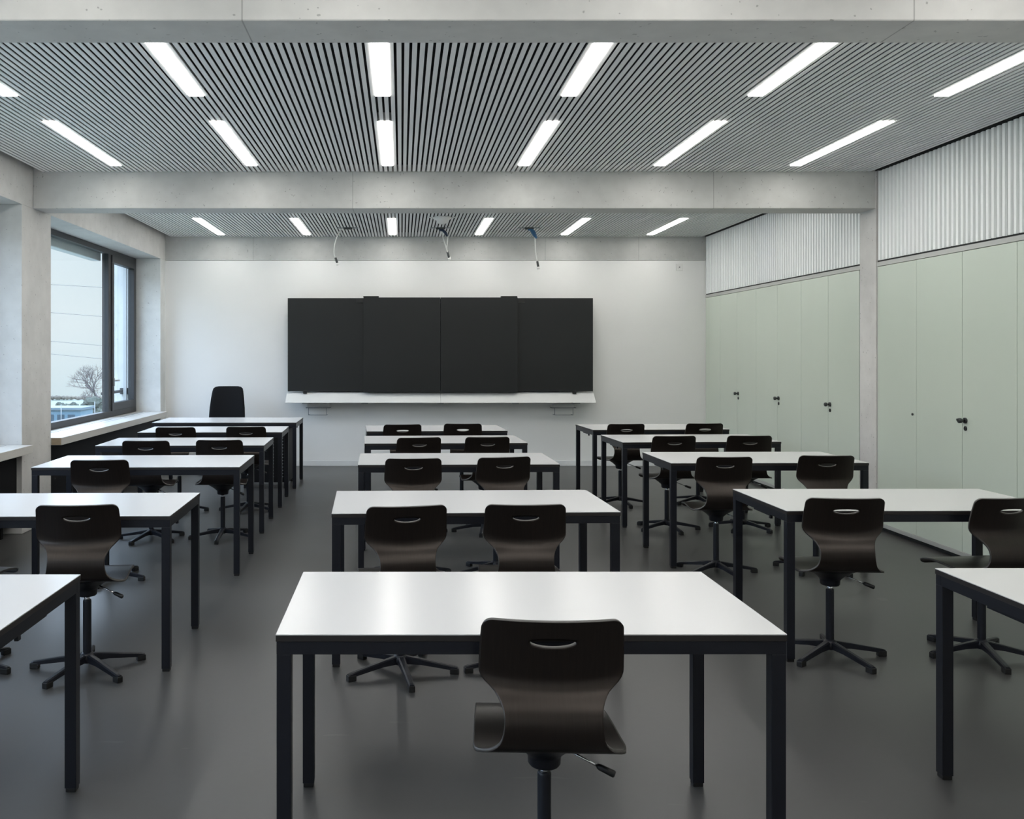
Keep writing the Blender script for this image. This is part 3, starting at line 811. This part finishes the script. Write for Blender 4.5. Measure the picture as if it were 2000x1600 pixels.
# ================================================================== outside the window
def ground():
    w = MB(); w.box(-160, 40, -40, 128, -5.3, -5.0, 'grass'); return w.build('ground')
g = ground(); tag(g, 'winter grass field far below the window', 'ground', kind='stuff')
h = MB()
x = -80
while x < -8:
    for yy in (125.5, 127):
        rr = random.uniform(.24, .34)
        h.blob((x + random.uniform(-.2, .2), yy + random.uniform(-.3, .3), -5 + rr*1.15), rr, 'brownhedge', 1, .12, (1.6, 1, .95))
    x += .55
tag(h.build('hedge'), 'brown distant scrub along the horizon seen through the window', 'hedge', kind='stuff')

def tree(x, y, z, h, spread, seed, lab, name='bare_tree', depth=6, group=None):
    random.seed(seed)
    r = empty(name, (x, y, z))
    tr = MB(); br = MB()
    def grow(p, d, ln, rad, dep):
        mid = p + d*ln*.5 + Vector((random.uniform(-1, 1), random.uniform(-1, 1), random.uniform(-.3, .6)))*ln*.06
        e = p + d*ln
        (tr if dep == depth else br).tube([p, mid, e], [rad, rad*.85, rad*.66], 'bark', 7 if dep > 3 else 4, False)
        if dep == 0: return
        n = 3 if dep > 1 else 4
        for k in range(n):
            az = 2*PI*(k/n) + random.uniform(-.6, .6); tl = random.uniform(.35, .85)*spread
            a = d.orthogonal().normalized(); b2 = d.cross(a)
            nd = (d*math.cos(tl) + (a*math.cos(az)+b2*math.sin(az))*math.sin(tl)); nd.z = max(nd.z + .12, .08); nd.normalize()
            st = e if k else e
            grow(p + d*ln*random.uniform(.65, 1), nd, ln*random.uniform(.62, .82), rad*.56, dep-1)
    grow(Vector((0, 0, 0)), Vector((0, 0, 1)), h*.30, h*.028, depth)
    tr.build('trunk', r); br.build('branches', r)
    tag(r, lab, 'tree', group)
tree(-29.2, 88, -4.955, 7.4, 1.0, 3, 'tall bare winter tree outside, partly hidden by the window mullion')
tree(-33.6, 98, -4.955, 3.6, 1.1, 8, 'smaller bare tree left of the tall bare tree outside', depth=5)
def shrub(x, y, r_, lab, seed, m='hedge'):
    random.seed(seed); o = empty('shrub', (x, y, -5))
    b = MB()
    for k in range(9): q = r_*random.uniform(.32, .5); b.blob((random.uniform(-r_, r_)*.8, random.uniform(-.5, .5), random.uniform(q*1.25, r_*1.2+q)), q, m, 3, .22)
    b.build('foliage', o)
    st = MB()
    for k in range(6): st.tube([(random.uniform(-.1, .1), 0, .06), (random.uniform(-r_, r_)*.6, random.uniform(-.3, .3), r_)], .03, 'bark', 5)
    st.build('stems', o); tag(o, lab, 'shrub', 'shrubs outside the window')
shrub(-28.6, 84.6, 1.3, 'green winter shrub outside, against the foot of the tall bare tree', 2)
shrub(-31.0, 85, .95, 'green winter shrub outside, between the tall bare tree and the blue building', 5)
shrub(-35.0, 94, .8, 'green winter shrub outside, behind the roof of the blue building', 9)
# low pale blue building
r = empty('low_building', (-27.9, 76, -5)); 
b = MB().box(-5.5, 1.15, 0, 3, 0, 1.75, 'bldg'); b.build('wall', r)
MB().box(-5.7, 1.3, -.2, 3.2, 1.75, 1.98, 'bldgwhite', .03).build('roof', r)
for k in range(7):
    wv = MB().box(-5.2+k*.88, -4.6+k*.88, -.04, 0, .65, 1.4, 'bldgglass').build('window', r)
    MB().box(-5.24+k*.88, -4.56+k*.88, -.06, -.041, .58, .65, 'bldgwhite').build('sill', wv)
tag(r, 'low pale blue building with a white roof edge outside the window', 'building')
for k, (x, y, hh) in enumerate(((-28.0, 75, 2.3), (-24.9, 74, 2.6))):
    o = MB().tube([(0, 0, 0), (0, 0, hh)], [.05, .035], 'pole', 8).build('mast', loc=(x, y, -5))
    tag(o, ('thin white mast outside in front of the blue building', 'thin white mast outside in front of the bare tree')[k], 'mast', 'white masts outside')
# overhead wires
for k, (za, zb_) in enumerate(((6.037, 5.801), (4.183, 3.88), (2.295, 1.958), (1.453, 1.082))):
    a, c = Vector((-22.955, 60, za)), Vector((-19.18, 60, zb_)); d = c - a
    pts = [a + d*t_ + Vector((0, 0, .02*(t_*t_))) for t_ in (-7, -4, -2, 0, 1, 2, 3, 5)]
    o = MB().tube(pts, .014, 'line', 5).build('power_line')
    tag(o, '%s of the four thin grey overhead wires crossing the sky in the window' % ('topmost', 'second from top', 'third from top', 'lowest')[k], 'power line', 'overhead wires')
bpy.context.view_layer.update()
